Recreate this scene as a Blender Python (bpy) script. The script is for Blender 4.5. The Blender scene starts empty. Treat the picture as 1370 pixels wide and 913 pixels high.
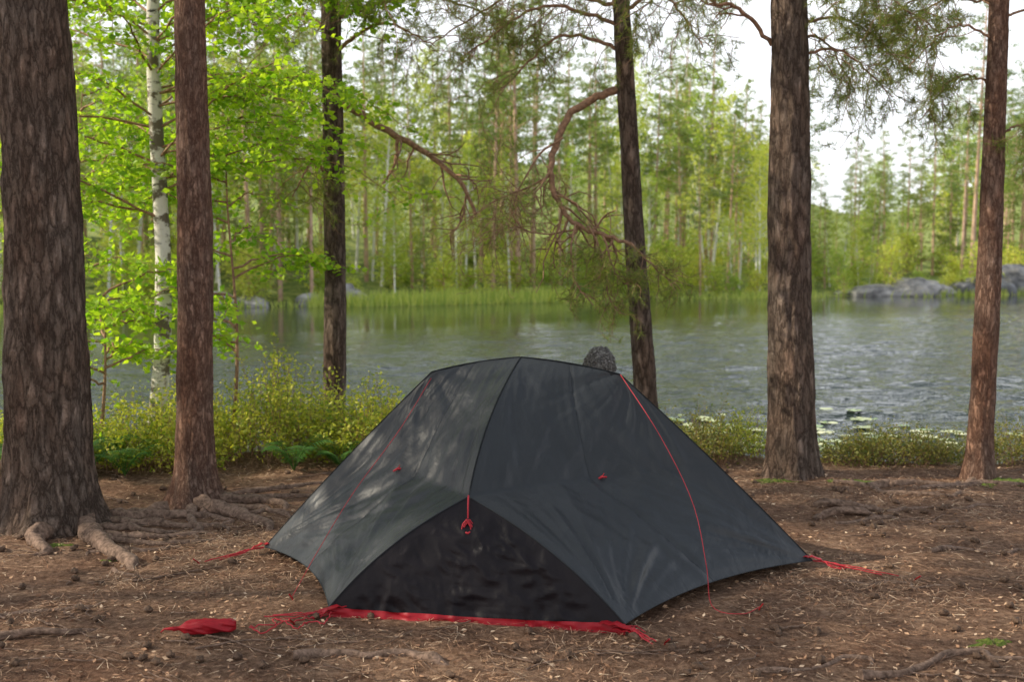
import bpy, math, random
import numpy as np
from mathutils import Vector
random.seed(7); R=np.random.default_rng(7)
scene=bpy.context.scene
def link(o,parent=None):
    scene.collection.objects.link(o)
    if parent: o.parent=parent
    return o
def empty(name,loc=(0,0,0)):
    e=bpy.data.objects.new(name,None); e.location=loc; e.empty_display_size=.2
    return link(e)
# ---------------- noise ----------------
def _h(ix,iy,iz):
    n=(ix.astype(np.int64)*73856093)^(iy.astype(np.int64)*19349663)^(iz.astype(np.int64)*83492791)
    n=(n^(n>>13))*1274126177 & 0x7fffffff
    n=(n^(n>>15))*668265263 & 0x7fffffff
    return (n&0xffff)/65535.0
def vn(x,y,z=0.0):
    x,y,z=np.broadcast_arrays(np.asarray(x,float),np.asarray(y,float),np.asarray(z,float))
    ix,iy,iz=np.floor(x),np.floor(y),np.floor(z); fx,fy,fz=x-ix,y-iy,z-iz
    fx,fy,fz=[f*f*(3-2*f) for f in (fx,fy,fz)]
    r=0
    for a in (0,1):
        for b in (0,1):
            for c in (0,1):
                r=r+_h(ix+a,iy+b,iz+c)*(fx if a else 1-fx)*(fy if b else 1-fy)*(fz if c else 1-fz)
    return r*2-1
def fbm(x,y,z=0.0,o=3):
    s=0;a=1.0
    for i in range(o):
        f=2.0**i; s=s+a*vn(x*f+13*i,y*f+7*i,np.asarray(z)*f+3*i); a*=.5
    return s
# ---------------- mesh builder ----------------
class MB:
    def __init__(s): s.V=[];s.n=0;s.F=[]
    def add(s,V,F,mat=0,smooth=True):
        V=np.asarray(V,float).reshape(-1,3); F=np.asarray(F,np.int64)
        s.V.append(V); s.F.append((F+s.n,mat,smooth)); s.n+=len(V)
    def mesh(s,name,mats,origin=(0,0,0)):
        V=np.concatenate(s.V)-np.array(origin,float)
        me=bpy.data.meshes.new(name)
        loops=np.concatenate([f.ravel() for f,_,_ in s.F])
        tot=np.concatenate([np.full(len(f),f.shape[1]) for f,_,_ in s.F])
        mi=np.concatenate([np.full(len(f),m) for f,m,_ in s.F])
        sm=np.concatenate([np.full(len(f),b) for f,_,b in s.F])
        start=np.concatenate([[0],np.cumsum(tot)[:-1]])
        me.vertices.add(len(V)); me.vertices.foreach_set('co',V.ravel())
        me.loops.add(len(loops)); me.loops.foreach_set('vertex_index',loops.astype(np.int32))
        me.polygons.add(len(tot)); me.polygons.foreach_set('loop_start',start.astype(np.int32))
        me.polygons.foreach_set('material_index',mi.astype(np.int32))
        me.polygons.foreach_set('use_smooth',sm.astype(bool))
        me.update(calc_edges=True); me.validate()
        for m in mats: me.materials.append(m)
        return me
    def build(s,name,mats,origin=(0,0,0),parent=None):
        o=bpy.data.objects.new(name,s.mesh(name,mats,origin)); o.location=origin
        return link(o,parent)
def nrm(v): 
    v=np.asarray(v,float); return v/(np.linalg.norm(v,axis=-1,keepdims=True)+1e-9)
def frames(P):
    T=np.gradient(P,axis=0); T=nrm(T)
    a=np.array([1.,0,0]) if abs(T[0][0])<.8 else np.array([0,1.,0])
    N=[nrm(np.cross(T[0],a))]
    for i in range(1,len(P)):
        v=N[-1]-T[i]*np.dot(N[-1],T[i]); N.append(nrm(v))
    N=np.array(N); return T,N,np.cross(T,N)
def tube(mb,P,r,sides=6,mat=0,disp=None,cap=True):
    P=np.asarray(P,float); n=len(P); r=np.broadcast_to(np.asarray(r,float),(n,))
    T,N,B=frames(P); th=np.linspace(0,2*np.pi,sides,endpoint=False)
    rr=np.repeat(r[:,None],sides,1)
    if disp is not None: rr=disp(rr,th[None,:],P)
    V=P[:,None,:]+rr[...,None]*(np.cos(th)[None,:,None]*N[:,None,:]+np.sin(th)[None,:,None]*B[:,None,:])
    i=np.arange(n-1)[:,None]*sides; j=np.arange(sides)[None,:]; k=(j+1)%sides
    F=np.stack([i+j,i+k,i+sides+k,i+sides+j],-1).reshape(-1,4)
    mb.add(V,F,mat)
    if cap:
        c=V[-1]; mb.add(np.vstack([c,P[-1:]]),[[a,(a+1)%sides,sides] for a in range(sides)],mat)
        c=V[0]; mb.add(np.vstack([c,P[:1]]),[[(a+1)%sides,a,sides] for a in range(sides)],mat)
def spline(pts,n):
    pts=np.asarray(pts,float); m=len(pts)
    p=np.vstack([2*pts[0]-pts[1],pts,2*pts[-1]-pts[-2]])
    out=[]
    for t in np.linspace(0,m-1-1e-6,n):
        i=int(t);f=t-i;a,b,c,d=p[i:i+4]
        out.append(.5*((2*b)+(-a+c)*f+(2*a-5*b+4*c-d)*f*f+(-a+3*b-3*c+d)*f**3))
    return np.array(out)
def leafq(mb,P,L,W,mat=0,flat=.5,dirs=None):
    P=np.asarray(P); n=len(P)
    a=R.normal(size=(n,3)); 
    if dirs is not None: a=a*.6+dirs
    else: a[:,2]*=flat
    a=nrm(a); b=R.normal(size=(n,3)); b[:,2]*=flat; b=nrm(b-a*(a*b).sum(1,keepdims=True))
    s=R.uniform(.65,1.25,(n,1)); c=np.cross(a,b)
    V=np.stack([P-a*L/2*s,P+b*W/2*s+c*W*.12,P+a*L/2*s,P-b*W/2*s+c*W*.12],1)
    F=np.arange(4*n).reshape(n,4); mb.add(V,F,mat,False)
def tufts(mb,P,D,K=30,L=.068,W=.0036,mat=0,back=.12):
    P=np.repeat(np.asarray(P),K,0); D=np.repeat(nrm(D),K,0); n=len(P)
    base=P-D*R.uniform(0,back,(n,1)); a=nrm(D*.75+nrm(R.normal(size=(n,3)))*.8)
    b=nrm(np.cross(a,R.normal(size=(n,3)))); l=L*R.uniform(.7,1.2,(n,1))
    V=np.stack([base-b*W/2,base+b*W/2,base+a*l],1)
    mb.add(V,np.arange(3*n).reshape(n,3),mat,False)
# ---------------- materials ----------------
class NT:
    def __init__(s,name):
        m=bpy.data.materials.new(name); m.use_nodes=True; s.m=m; s.t=m.node_tree; s.t.nodes.clear()
    def n(s,typ,**k):
        x=s.t.nodes.new(typ)
        for a,b in k.items(): setattr(x,a,b)
        return x
    def l(s,a,b): s.t.links.new(a,b)
    def noise(s,vec,scale,detail=4,rough=.6,dist=0):
        x=s.n('ShaderNodeTexNoise'); x.inputs['Scale'].default_value=scale; x.inputs['Detail'].default_value=detail
        x.inputs['Roughness'].default_value=rough; x.inputs['Distortion'].default_value=dist
        if vec: s.l(vec,x.inputs['Vector'])
        return x.outputs['Fac']
    def ramp(s,fac,stops):
        x=s.n('ShaderNodeValToRGB'); e=x.color_ramp.elements
        while len(e)<len(stops): e.new(.5)
        for k,(p,c) in zip(e,stops):
            k.position=p; k.color=(c,c,c,1) if isinstance(c,(int,float)) else (*c,1)
        s.l(fac,x.inputs['Fac']); return x.outputs['Color']
    def mix(s,f,a,b,mode='MIX'):
        x=s.n('ShaderNodeMix',data_type='RGBA',blend_type=mode)
        for v,i in ((f,0),(a,6),(b,7)):
            if isinstance(v,(int,float)): x.inputs[i].default_value=v if i==0 else (v,v,v,1)
            elif isinstance(v,tuple): x.inputs[i].default_value=(*v,1)
            else: s.l(v,x.inputs[i])
        return x.outputs[2]
    def math(s,op,a,b=0.0):
        x=s.n('ShaderNodeMath',operation=op)
        for i,v in enumerate((a,b)):
            if isinstance(v,(int,float)): x.inputs[i].default_value=v
            else: s.l(v,x.inputs[i])
        return x.outputs[0]
    def coord(s,scale=(1,1,1),which='Object'):
        c=s.n('ShaderNodeTexCoord'); m=s.n('ShaderNodeMapping'); m.inputs['Scale'].default_value=scale
        s.l(c.outputs[which],m.inputs['Vector']); return m.outputs['Vector']
    def bump(s,h,strength=.5,dist=.01):
        b=s.n('ShaderNodeBump'); b.inputs['Strength'].default_value=strength; b.inputs['Distance'].default_value=dist
        s.l(h,b.inputs['Height']); return b.outputs['Normal']
    def pbsdf(s,col,rough=.8,normal=None,spec=.3,**k):
        p=s.n('ShaderNodeBsdfPrincipled')
        for v,i in ((col,'Base Color'),(rough,'Roughness')):
            if isinstance(v,(int,float)): p.inputs[i].default_value=v
            elif isinstance(v,tuple): p.inputs[i].default_value=(*v,1)
            else: s.l(v,p.inputs[i])
        p.inputs['Specular IOR Level'].default_value=spec
        if normal: s.l(normal,p.inputs['Normal'])
        for a,b in k.items(): p.inputs[a.replace('_',' ')].default_value=b
        return p
    def out(s,sh):
        o=s.n('ShaderNodeOutputMaterial'); s.l(sh,o.inputs['Surface']); return s.m
def leaf_mat(name,c1,c2,trans=.5,tint=(1.25,1.3,.55),objr=.5,rough=.5):
    t=NT(name); g=t.n('ShaderNodeNewGeometry'); oi=t.n('ShaderNodeObjectInfo')
    f=t.math('ADD',t.math('MULTIPLY',g.outputs['Random Per Island'],1-objr),t.math('MULTIPLY',oi.outputs['Random'],objr))
    col=t.mix(f,c1,c2)
    p=t.pbsdf(col,rough,spec=.35)
    tr=t.n('ShaderNodeBsdfTranslucent'); t.l(t.mix(1.0,col,tint,'MULTIPLY'),tr.inputs['Color'])
    mx=t.n('ShaderNodeMixShader'); mx.inputs[0].default_value=trans
    t.l(p.outputs[0],mx.inputs[1]); t.l(tr.outputs[0],mx.inputs[2]); return t.out(mx.outputs[0])
def bark_mat(name,plate1,plate2,crack,scale=30,zs=.28,bd=.02,fs=26):
    t=NT(name); v=t.coord((1,1,zs)); n0=t.n('ShaderNodeTexNoise'); n0.inputs['Scale'].default_value=12; n0.inputs['Detail'].default_value=6; n0.inputs['Roughness'].default_value=.72
    t.l(v,n0.inputs['Vector'])
    w=t.n('ShaderNodeMix',data_type='VECTOR'); w.inputs[0].default_value=.13; t.l(v,w.inputs[4]); t.l(n0.outputs['Color'],w.inputs[5])
    vo=t.n('ShaderNodeTexVoronoi',feature='DISTANCE_TO_EDGE'); vo.inputs['Scale'].default_value=scale; t.l(w.outputs[1],vo.inputs['Vector'])
    vc=t.n('ShaderNodeTexVoronoi'); vc.inputs['Scale'].default_value=scale; t.l(w.outputs[1],vc.inputs['Vector'])
    fur=t.noise(t.coord((1,1,.22)),fs,7,.72,.8); fine=t.noise(t.coord((1,1,.7)),90,5,.75); mid=t.noise(t.coord((1,1,.4)),4,5,.65)
    edge=t.ramp(vo.outputs['Distance'],[(0,.0),(.08,.5),(.28,1.)])
    furr=t.ramp(fur,[(.36,0.),(.56,1.)])
    e2=t.math('MULTIPLY',t.math('ADD',t.math('MULTIPLY',edge,.8),.2),t.math('ADD',t.math('MULTIPLY',furr,.6),.4))
    col=t.mix(vc.outputs['Color'],plate1,plate2)
    col=t.mix(t.ramp(mid,[(.38,0.),(.62,1.)]),col,t.mix(.5,plate2,(.27,.245,.22)))
    col=t.mix(t.ramp(fine,[(.3,0.),(.7,1.)]),t.mix(1.,col,(.62,.57,.55),'MULTIPLY'),col)
    col=t.mix(e2,crack,col)
    h=t.math('ADD',e2,t.math('MULTIPLY',fine,.3))
    return t.out(t.pbsdf(col,.9,t.bump(h,1.,bd),.15).outputs[0])
def simple(name,c1,c2,scale=20,rough=.8,bd=.003,bs=.6,spec=.3,**k):
    t=NT(name); v=t.coord(); f=t.noise(v,scale,5,.65)
    col=t.mix(t.ramp(f,[(.35,0.),(.65,1.)]),c1,c2)
    return t.out(t.pbsdf(col,rough,t.bump(f,bs,bd),spec,**k).outputs[0])
def island(name,stops,rough=.85):
    t=NT(name); g=t.n('ShaderNodeNewGeometry'); col=t.ramp(g.outputs['Random Per Island'],stops)
    return t.out(t.pbsdf(col,rough,spec=.25).outputs[0])

M_bark=bark_mat('pine_bark',(.31,.20,.145),(.44,.32,.24),(.05,.032,.023),scale=20,bd=.03,fs=20)
M_bark_red=bark_mat('pine_bark_reddish',(.42,.21,.13),(.52,.31,.21),(.085,.04,.027),scale=36,bd=.015)
M_twig=simple('pine_twig_bark',(.18,.10,.06),(.42,.25,.15),30)
M_root=simple('root_bark',(.09,.056,.039),(.30,.20,.145),38,.9,.014,1.)
M_needle=leaf_mat('pine_needles',(.10,.18,.04),(.38,.40,.10),.45,objr=.0)
M_birchleaf=leaf_mat('birch_leaves',(.20,.40,.035),(.52,.68,.07),.6,(1.3,1.3,.45),objr=0)
M_shrub=leaf_mat('blueberry_leaves',(.18,.28,.04),(.68,.63,.10),.45,objr=0)
M_fern=leaf_mat('fern_leaf',(.05,.15,.03),(.14,.30,.05),.4,objr=0)
M_farpine=leaf_mat('distant_pine_needles',(.11,.19,.07),(.40,.46,.15),.5)  # paler than the near needles: distance haze is painted into the colour
M_farbirch=leaf_mat('distant_birch_leaves',(.28,.44,.10),(.76,.72,.19),.55)  # bright, pale yellow-green carries the far shore's sunny haze in the leaf colour
M_fartrunk=simple('distant_pine_trunk',(.42,.26,.18),(.62,.43,.30),3)
def birchbark():
    t=NT('birch_bark'); v=t.coord((3,3,14)); v1=t.coord((1,1,1.3))
    f=t.noise(v,2.2,4,.7); g=t.noise(v1,6,5,.65)
    col=t.mix(t.ramp(f,[(.60,0.),(.66,1.)]),(.70,.66,.58),(.07,.06,.05))
    col=t.mix(t.ramp(g,[(.48,0.),(.55,1.)]),col,(.16,.13,.09))
    return t.out(t.pbsdf(col,.7,t.bump(g,.6,.01)).outputs[0])
M_birch=birchbark()
M_farbirchtrunk=simple('distant_birch_trunk',(.70,.68,.62),(.85,.83,.78),2)
def ground_mat():
    t=NT('forest_floor'); v=t.coord()
    a=t.noise(v,2.2,6,.65,.5); b=t.noise(v,30,6,.75); c=t.noise(v,130,4,.8); d=t.noise(v,7,5,.7)
    col=t.mix(t.ramp(a,[(.34,0.),(.62,1.)]),(.27,.145,.09),(.52,.335,.22))
    col=t.mix(t.ramp(d,[(.42,0.),(.60,.7)]),col,(.23,.135,.09))
    col=t.mix(t.ramp(b,[(.40,0.),(.60,1.)]),t.mix(1.,col,(.42,.38,.36),'MULTIPLY'),col)
    col=t.mix(t.ramp(c,[(.55,0.),(.68,.7)]),col,(.62,.43,.30))
    sep=t.n('ShaderNodeSeparateXYZ'); t.l(v,sep.inputs[0])
    moss=t.mix(t.ramp(t.noise(v,1.5,5,.7),[(.4,0.),(.6,1.)]),(.12,.18,.05),(.34,.37,.12))
    fy=t.math('GREATER_THAN',sep.outputs[1],30.)
    near=t.n('ShaderNodeMapRange'); near.inputs[1].default_value=8.7; near.inputs[2].default_value=9.8; t.l(t.math('ADD',sep.outputs[1],a),near.inputs[0])
    col=t.mix(t.math('MULTIPLY',near.outputs[0],.6),col,(.08,.09,.035))
    col=t.mix(fy,col,moss)
    h=t.math('ADD',t.math('ADD',b,t.math('MULTIPLY',c,.5)),t.math('MULTIPLY',d,1.2))
    return t.out(t.pbsdf(col,.95,t.bump(h,1.,.035),.1).outputs[0])
M_ground=ground_mat()
def water_mat():
    t=NT('lake_water'); sep=t.n('ShaderNodeSeparateXYZ'); t.l(t.coord(),sep.inputs[0])
    mr=t.n('ShaderNodeMapRange'); mr.inputs[1].default_value=36; mr.inputs[2].default_value=16; mr.inputs[3].default_value=.04; mr.inputs[4].default_value=1.
    t.l(t.math('SUBTRACT',sep.outputs[1],t.math('MULTIPLY',sep.outputs[0],.7)),mr.inputs[0])
    n1=t.noise(t.coord((1,1.8,1)),3.2,3,.6,.3)
    return t.out(t.pbsdf((.020,.030,.024),.02,t.bump(t.math('MULTIPLY',n1,mr.outputs[0]),1.,.10),.5,IOR=1.33).outputs[0])
M_water=water_mat()
M_rock=simple('granite',(.17,.165,.16),(.46,.44,.41),1.6,.85,.08,1.)
M_rockdark=simple('granite_dark',(.09,.09,.09),(.30,.30,.30),1.0,.85,.15,1.)
# ---------------- terrain ----------------
def far_y(x):
    x=np.asarray(x,float); return np.clip(52+.45*x,34,86)+1.6*vn(x*.12,3.3)+.8*vn(x*.5,8.1)
def H(x,y):
    x=np.asarray(x,float);y=np.asarray(y,float)
    near=.028*fbm(x*.9,y*.9,1.,3)+.012*vn(x*4,y*4,5)
    dt=np.hypot((x-.1)/1.7,(y-5.8)/1.3); near=near*np.clip(dt-.7,0.15,1)
    edge=8.7+.35*vn(x*.6,9.)+.25*vn(x*1.7,2.)
    s=np.clip((y-edge)/3.0,0,1); s=s*s*(3-2*s)
    near=near-1.1*s+np.where(y<0,.02*(-y),0)
    d=y-far_y(x)
    sky=1-.5*np.exp(-((x/np.maximum(y,1)-.31)/.09)**2)
    far=-.55+np.clip(d,-6,400)*.10*np.where(d>0,sky,1)+np.where(d>0,.5*fbm(x*.15,y*.15,2.,3),0)*np.clip(d/5,0,1)
    z=np.where(y<30,near,np.maximum(far,-1.3))
    side=np.clip((np.abs(x)-110)/30,0,1)*np.clip((y-9)/20,0,1)
    return z+side*4*(y<far_y(x)+30)
fine_x=np.arange(-5.5,5.51,.07); fx=np.concatenate([-np.geomspace(5.6,900,55)[::-1],fine_x,np.geomspace(5.6,900,55)])
fy=np.concatenate([-np.geomspace(.5,600,25)[::-1],np.arange(0,3,.25),np.arange(3,12.5,.07),np.linspace(12.6,31,14),np.linspace(31.5,125,115),np.geomspace(130,1200,16)])
def grid(mb,fx,fy,Z):
    X,Y=np.meshgrid(fx,fy); ny,nx=X.shape; i=np.arange(ny-1)[:,None]*nx; j=np.arange(nx-1)[None,:]
    mb.add(np.stack([X,Y,Z(X,Y)],-1),np.stack([i+j,i+j+1,i+nx+j+1,i+nx+j],-1).reshape(-1,4))
mb=MB(); grid(mb,fx,fy,H); mb.build('ground',[M_ground])
WL=-.5
def waves(x,y):
    calm=np.clip(.75+1.1*fbm(x*.06+3,y*.14,4.,2),.12,1.35)*np.clip((35-(y-.8*x))/16,.03,1)*np.clip((y-10)/4,.2,1)
    h=.044*vn(x*1.1+.4*y,y*2.0,1.)+.032*vn(x*2.3-.5*y,y*3.9,2.)+.012*vn(x*5,y*6,3.)
    near=(np.abs(x)<27)&(y<54)&(y>8.5)
    return WL+h*calm*near
mb=MB(); wx=np.concatenate([-np.geomspace(24.2,700,20)[::-1],np.arange(-24,27.01,.12),np.geomspace(27.2,700,20)]); wy=np.concatenate([np.arange(8.3,30,.09),np.arange(30,54,.16),np.linspace(54.2,140,30)])
grid(mb,wx,wy,waves); mb.build('lake_water',[M_water])
# ---------------- litter ----------------
M_litter=island('needle_litter',[(0,(.15,.075,.045)),(.5,(.42,.24,.14)),(.85,(.60,.40,.25)),(1.,(.74,.57,.40))])
def in_view(n,y0,y1,margin=.6):
    y=y0+(y1-y0)*R.random(n)**1.25; x=R.uniform(-1,1,n)*(y*.46+margin); return x,y
mb=MB(); n=110000; x,y=in_view(n,3.4,8.9); keep=R.random(n)<np.clip(.55+1.1*fbm(x*1.3,y*1.3,6.,3),.12,1); x=x[keep];y=y[keep];n=len(x)
a=R.uniform(0,np.pi*2,n); l=R.uniform(.018,.042,n); w=R.uniform(.0009,.0017,n)
z=H(x,y)+.002+R.uniform(0,.012,n)
d=np.stack([np.cos(a),np.sin(a),R.normal(0,.18,n)],1); p=np.stack([-np.sin(a),np.cos(a),R.normal(0,.3,n)],1); c=np.stack([x,y,z],1)
mb.add(np.stack([c-d*l[:,None]-p*w[:,None],c-d*l[:,None]+p*w[:,None],c+d*l[:,None]],1),np.arange(3*n).reshape(n,3),0,False)
n=8000; x,y=in_view(n,3.4,8.9); leafq(mb,np.stack([x,y,H(x,y)+.008],1),.026,.012,0,.25)
mb.build('pine_needle_litter',[M_litter])
M_cone=simple('pine_cone',(.05,.03,.02),(.18,.11,.07),80)
mb=MB(); ns=300; x,y=in_view(ns,3.6,8.4)
for k in range(ns):
    if abs(x[k]-.1)<1.3 and 4.9<y[k]<6.9: continue
    th=R.uniform(0,6.28); d=np.array([math.cos(th),math.sin(th),R.normal(0,.2)]); c0=np.array([x[k],y[k],H(x[k],y[k])+.012])
    L=R.uniform(.018,.03); P=c0+d*np.linspace(-L,L,7)[:,None]
    tube(mb,P,[.004,.011,.015,.016,.014,.010,.003],8,0,disp=lambda r,t,P:r*(1+.3*np.sin(t*4+P[:,:1]*900)))
mb.build('pine_cones',[M_cone])
mb=MB()
for k in range(300):
    x0,y0=in_view(1,3.6,8.6); x0=x0[0];y0=y0[0]
    if abs(x0-.1)<1.35 and 4.7<y0<6.9: continue
    th=R.uniform(-1.1,1.1)+(math.pi if R.random()<.5 else 0); L=R.uniform(.06,.45); m=7
    t=np.linspace(0,1,m); px=x0+np.cos(th)*L*t+R.normal(0,.010,m); py=y0+np.sin(th)*L*t+R.normal(0,.012,m)
    tube(mb,np.stack([px,py,H(px,py)+.008],1),np.linspace(1,.5,m)*R.uniform(.002,.006),5,0)
mb.build('fallen_twigs',[M_root])
# ---------------- roots ----------------
def root(mb,pts,r0,r1,n=54,lift=.45):
    r0*=.78; r1*=.78
    P2=spline([(a,b,0) for a,b in pts],n); ph=pts[0][0]*3.1
    L=np.linspace(0,1,n); P2[:,0]+=.06*vn(L*7+ph,3.+0*L)*np.clip(L*5,0,1); P2[:,1]+=.06*vn(L*7+ph,13.+0*L)*np.clip(L*5,0,1)
    r=r0+(r1-r0)*L**.7; r=r*(1+.22*vn(L*9+ph,5.+0*L))
    P2[:,2]=H(P2[:,0],P2[:,1])+r*lift+.45*r1*vn(L*6+ph*3,r0*50+0*L)-.004
    e=np.clip((L-.72)/.28,0,1); P2[:,2]-=e**1.5*(r1*2.6+.014); r=r*(1-.6*e)
    tube(mb,P2,r,14,1,disp=lambda rr,th,P:rr*(1+.24*fbm(np.cos(th)*1.4+P[:,:1]*9,np.sin(th)*1.4+P[:,1:2]*9,P[:,2:3]*9)))
# ---------------- pine pieces ----------------
def trunk(mb,base,top,rb,rt,H_end,r_end,flare=.45,lobes=5,bend=.03,sides=56,mat=0,seed=0):
    base=np.array(base,float); top=np.array(top,float); k=(top-base)/(top[2]-base[2])
    zs=np.concatenate([np.linspace(-.15,4.2,190),np.linspace(4.3,H_end,22)])
    P=base+k*(zs[:,None]); 
    P[:,0]+=bend*(vn(zs*.5+seed,seed+.3)-vn(np.array([0.0+seed]),seed+.3)); P[:,1]+=bend*vn(zs*.6,seed+5.)
    r=np.where(zs<3,rb+(rt-rb)*zs/3,rt+(r_end-rt)*(zs-3)/(H_end-3)); 
    def disp(rr,th,PP):
        z=(PP[:,2:3]-base[2]); e=np.exp(-np.clip(z,-.2,9)/.13)
        f=rr*(1+flare*e+.34*flare*e*np.sin(th*lobes+seed)+.24*flare*e*np.sin(th*2+seed*3))
        kk=min(rb*38,8)
        return f*(1+.055*fbm(np.cos(th)*kk+seed,np.sin(th)*kk,z*5.,3)+.06*vn(np.cos(th)*1.3,np.sin(th)*1.3,z*1.2+seed))
    tube(mb,P,r,sides,mat,disp)
    return lambda z:(np.array([np.interp(z,zs,P[:,0]),np.interp(z,zs,P[:,1]),base[2]+z]))
def crown(mb,at,z0,z1,Rm,nb,mtwig,mleaf,size=.09,fpc=34,shape='pine',W=.35):
    C=[];
    for k in range(nb):
        t=(k+R.random())/nb; z=z0+(z1-z0)*t
        if shape=='pine': L=Rm*(.55+.6*math.sin(math.pi*min(1,.25+t*.75)))*R.uniform(.5,1.1)*(1-.45*t)
        elif shape=='spruce': L=Rm*(1-t)**.8*R.uniform(.8,1.1)+.15
        else: L=Rm*math.sin(math.pi*(.15+.82*t))*R.uniform(.5,1.1)
        az=R.uniform(0,6.283); up={'pine':.25,'spruce':-.3,'birch':.75}[shape]
        d=np.array([math.cos(az),math.sin(az),up+R.normal(0,.12)]); p0=at(z); s=np.linspace(0,1,6)
        P=p0+d*L*s[:,None]; P[:,2]+=L*(.12 if shape=='pine' else -.15 if shape=='birch' else .12)*s**2; P[1:]+=R.normal(0,.05*L,(5,3))
        tube(mb,P,np.linspace(.010+.010*L,.004,6),4,mtwig,cap=False)
        nc=max(2,int(L*3.0))
        for q in range(nc):
            s0=R.uniform(.25,1.05); c=p0+d*L*s0+R.normal(0,.16*L,3)*np.array([1,1,.35]); c[2]+=.06*L
            if shape=='birch': c[2]-=.15*L*s0
            C.append(c)
    C=np.array(C); rad=np.array([.30,.30,.13]) if shape=='pine' else np.array([.28,.28,.12]) if shape=='spruce' else np.array([.34,.34,.3])
    rad=rad*R.uniform(.7,1.4,(len(C),1))
    P=np.repeat(C,fpc,0)+np.repeat(rad,fpc,0)*R.normal(0,.6,(len(C)*fpc,3))
    leafq(mb,P,size,size*W,mleaf,.7)
def twig(mb,p,d,L,r,lvl,droop,tl,prob,mt=1):
    m=5; P=[np.array(p,float)]; d=nrm(d)
    for i in range(m-1):
        d=nrm(d+R.normal(0,.24,3)+np.array([0,0,-droop*.12])); P.append(P[-1]+d*L/(m-1))
    P=np.array(P); tube(mb,P,np.linspace(r,max(r*.45,.0016),m),4,mt,cap=False)
    if lvl==0:
        if R.random()<prob: tl.append((P[-1],nrm(P[-1]-P[-2])))
        return
    for i in range(1,m):
        if R.random()<.9:
            s=nrm(np.cross(d,R.normal(size=3)))
            dd=nrm(nrm(P[i]-P[i-1])*.7+s*.8+np.array([0,0,.08]))
            twig(mb,P[i],dd,L*R.uniform(.4,.65),r*.55,lvl-1,droop,tl,prob,mt)
def branch(mb,pts,r0,r1,tl,sub=8,subL=.5,lvl=1,prob=.9,droop=.6,n=26,start=.25,mt=1):
    P=spline(pts,n); P[1:]+=R.normal(0,.006,(n-1,3)); tube(mb,P,np.linspace(r0,r1,n),8,mt)
    for k in range(sub):
        i=int((start+(1-start)*(k+R.random())/sub)*(n-2))
        t=nrm(P[i+1]-P[i]); s=nrm(np.cross(t,R.normal(size=3))); s[2]*=.6
        twig(mb,P[i],nrm(t*.5+s*.9),subL*R.uniform(.6,1.2),r1*.7+.001,lvl,droop,tl,prob,mt)
def finish_tufts(mb,tl,mat=2,**k):
    if tl: tufts(mb,np.array([a for a,b in tl]),np.array([b for a,b in tl]),mat=mat,**k)
PM=[M_bark,M_twig,M_needle]; PMr=[M_bark_red,M_twig,M_needle]
def g(x,y): return float(H(x,y))
# pine 1 : big left
b=(-2.70,6.55,g(-2.7,6.55)); mb=MB()
at=trunk(mb,b,(-2.72,6.6,3.0),.252,.185,13.5,.05,flare=.42,lobes=4,seed=1,sides=150)
for pts,a,c in [([(-2.48,6.5),(-2.3,6.25),(-2.13,5.98),(-1.93,5.66),(-1.85,5.5)],.085,.030),([(-2.5,6.7),(-2.2,6.75),(-1.95,6.8),(-1.7,6.72)],.08,.02),
                ([(-2.62,6.4),(-2.58,6.15),(-2.48,5.95),(-2.5,5.7)],.09,.02),([(-2.9,6.5),(-3.1,6.2),(-3.3,5.9),(-3.4,5.7)],.10,.03),([(-2.35,6.3),(-2.05,6.28),(-1.8,6.35),(-1.5,6.3)],.040,.018),
                ([(-2.2,6.05),(-2.0,6.0),(-1.85,6.05),(-1.7,6.0)],.028,.012),([(-2.4,6.45),(-2.2,6.5),(-2.0,6.42),(-1.75,6.48)],.040,.015),([(-2.25,6.2),(-2.2,6.0),(-2.3,5.8)],.03,.012),([(-2.4,6.6),(-2.1,6.62),(-1.8,6.55),(-1.45,6.6)],.045,.016),([(-2.35,6.35),(-2.15,6.2),(-1.9,6.15),(-1.6,6.2),(-1.4,6.1)],.035,.012)]:
    root(mb,pts,a,c,lift=.6)
crown(mb,at,6.5,13.2,2.2,22,1,2)
mb.build('pine_tree',[M_bark,M_root,M_needle],b)
# pine 2
b=(-2.03,7.2,g(-2.03,7.2)); mb=MB()
at=trunk(mb,b,(-2.05,7.25,3.),.122,.095,12,.04,flare=.7,lobes=4,seed=2,mat=0,sides=80)
crown(mb,at,6,11.8,1.8,18,2,3)
for pts,a,c in [([(-1.95,7.15),(-1.75,7.2),(-1.5,7.1),(-1.3,6.9)],.06,.026),([(-1.95,7.05),(-1.75,6.9),(-1.6,6.7),(-1.42,6.5),(-1.36,6.35)],.065,.034),
                ([(-1.9,7.3),(-1.6,7.55),(-1.3,7.8),(-1.1,8.1)],.035,.016),([(-1.98,6.95),(-1.85,6.6),(-1.8,6.3),(-1.72,6.1)],.038,.016),([(-2.15,7.0),(-2.4,6.85),(-2.6,6.7)],.05,.02),
                ([(-1.7,6.85),(-1.5,6.9),(-1.25,6.95)],.028,.013),([(-1.8,7.2),(-1.55,7.3),(-1.25,7.25),(-1.0,7.4)],.036,.014),([(-1.9,6.9),(-1.7,6.7),(-1.68,6.5),(-1.5,6.3)],.026,.012),([(-1.85,7.0),(-1.6,7.0),(-1.4,6.8),(-1.2,6.75)],.04,.018)]:
    root(mb,pts,a,c,lift=.7)
mb.build('pine_tree',[M_bark_red,M_root,M_twig,M_needle],b)
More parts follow.
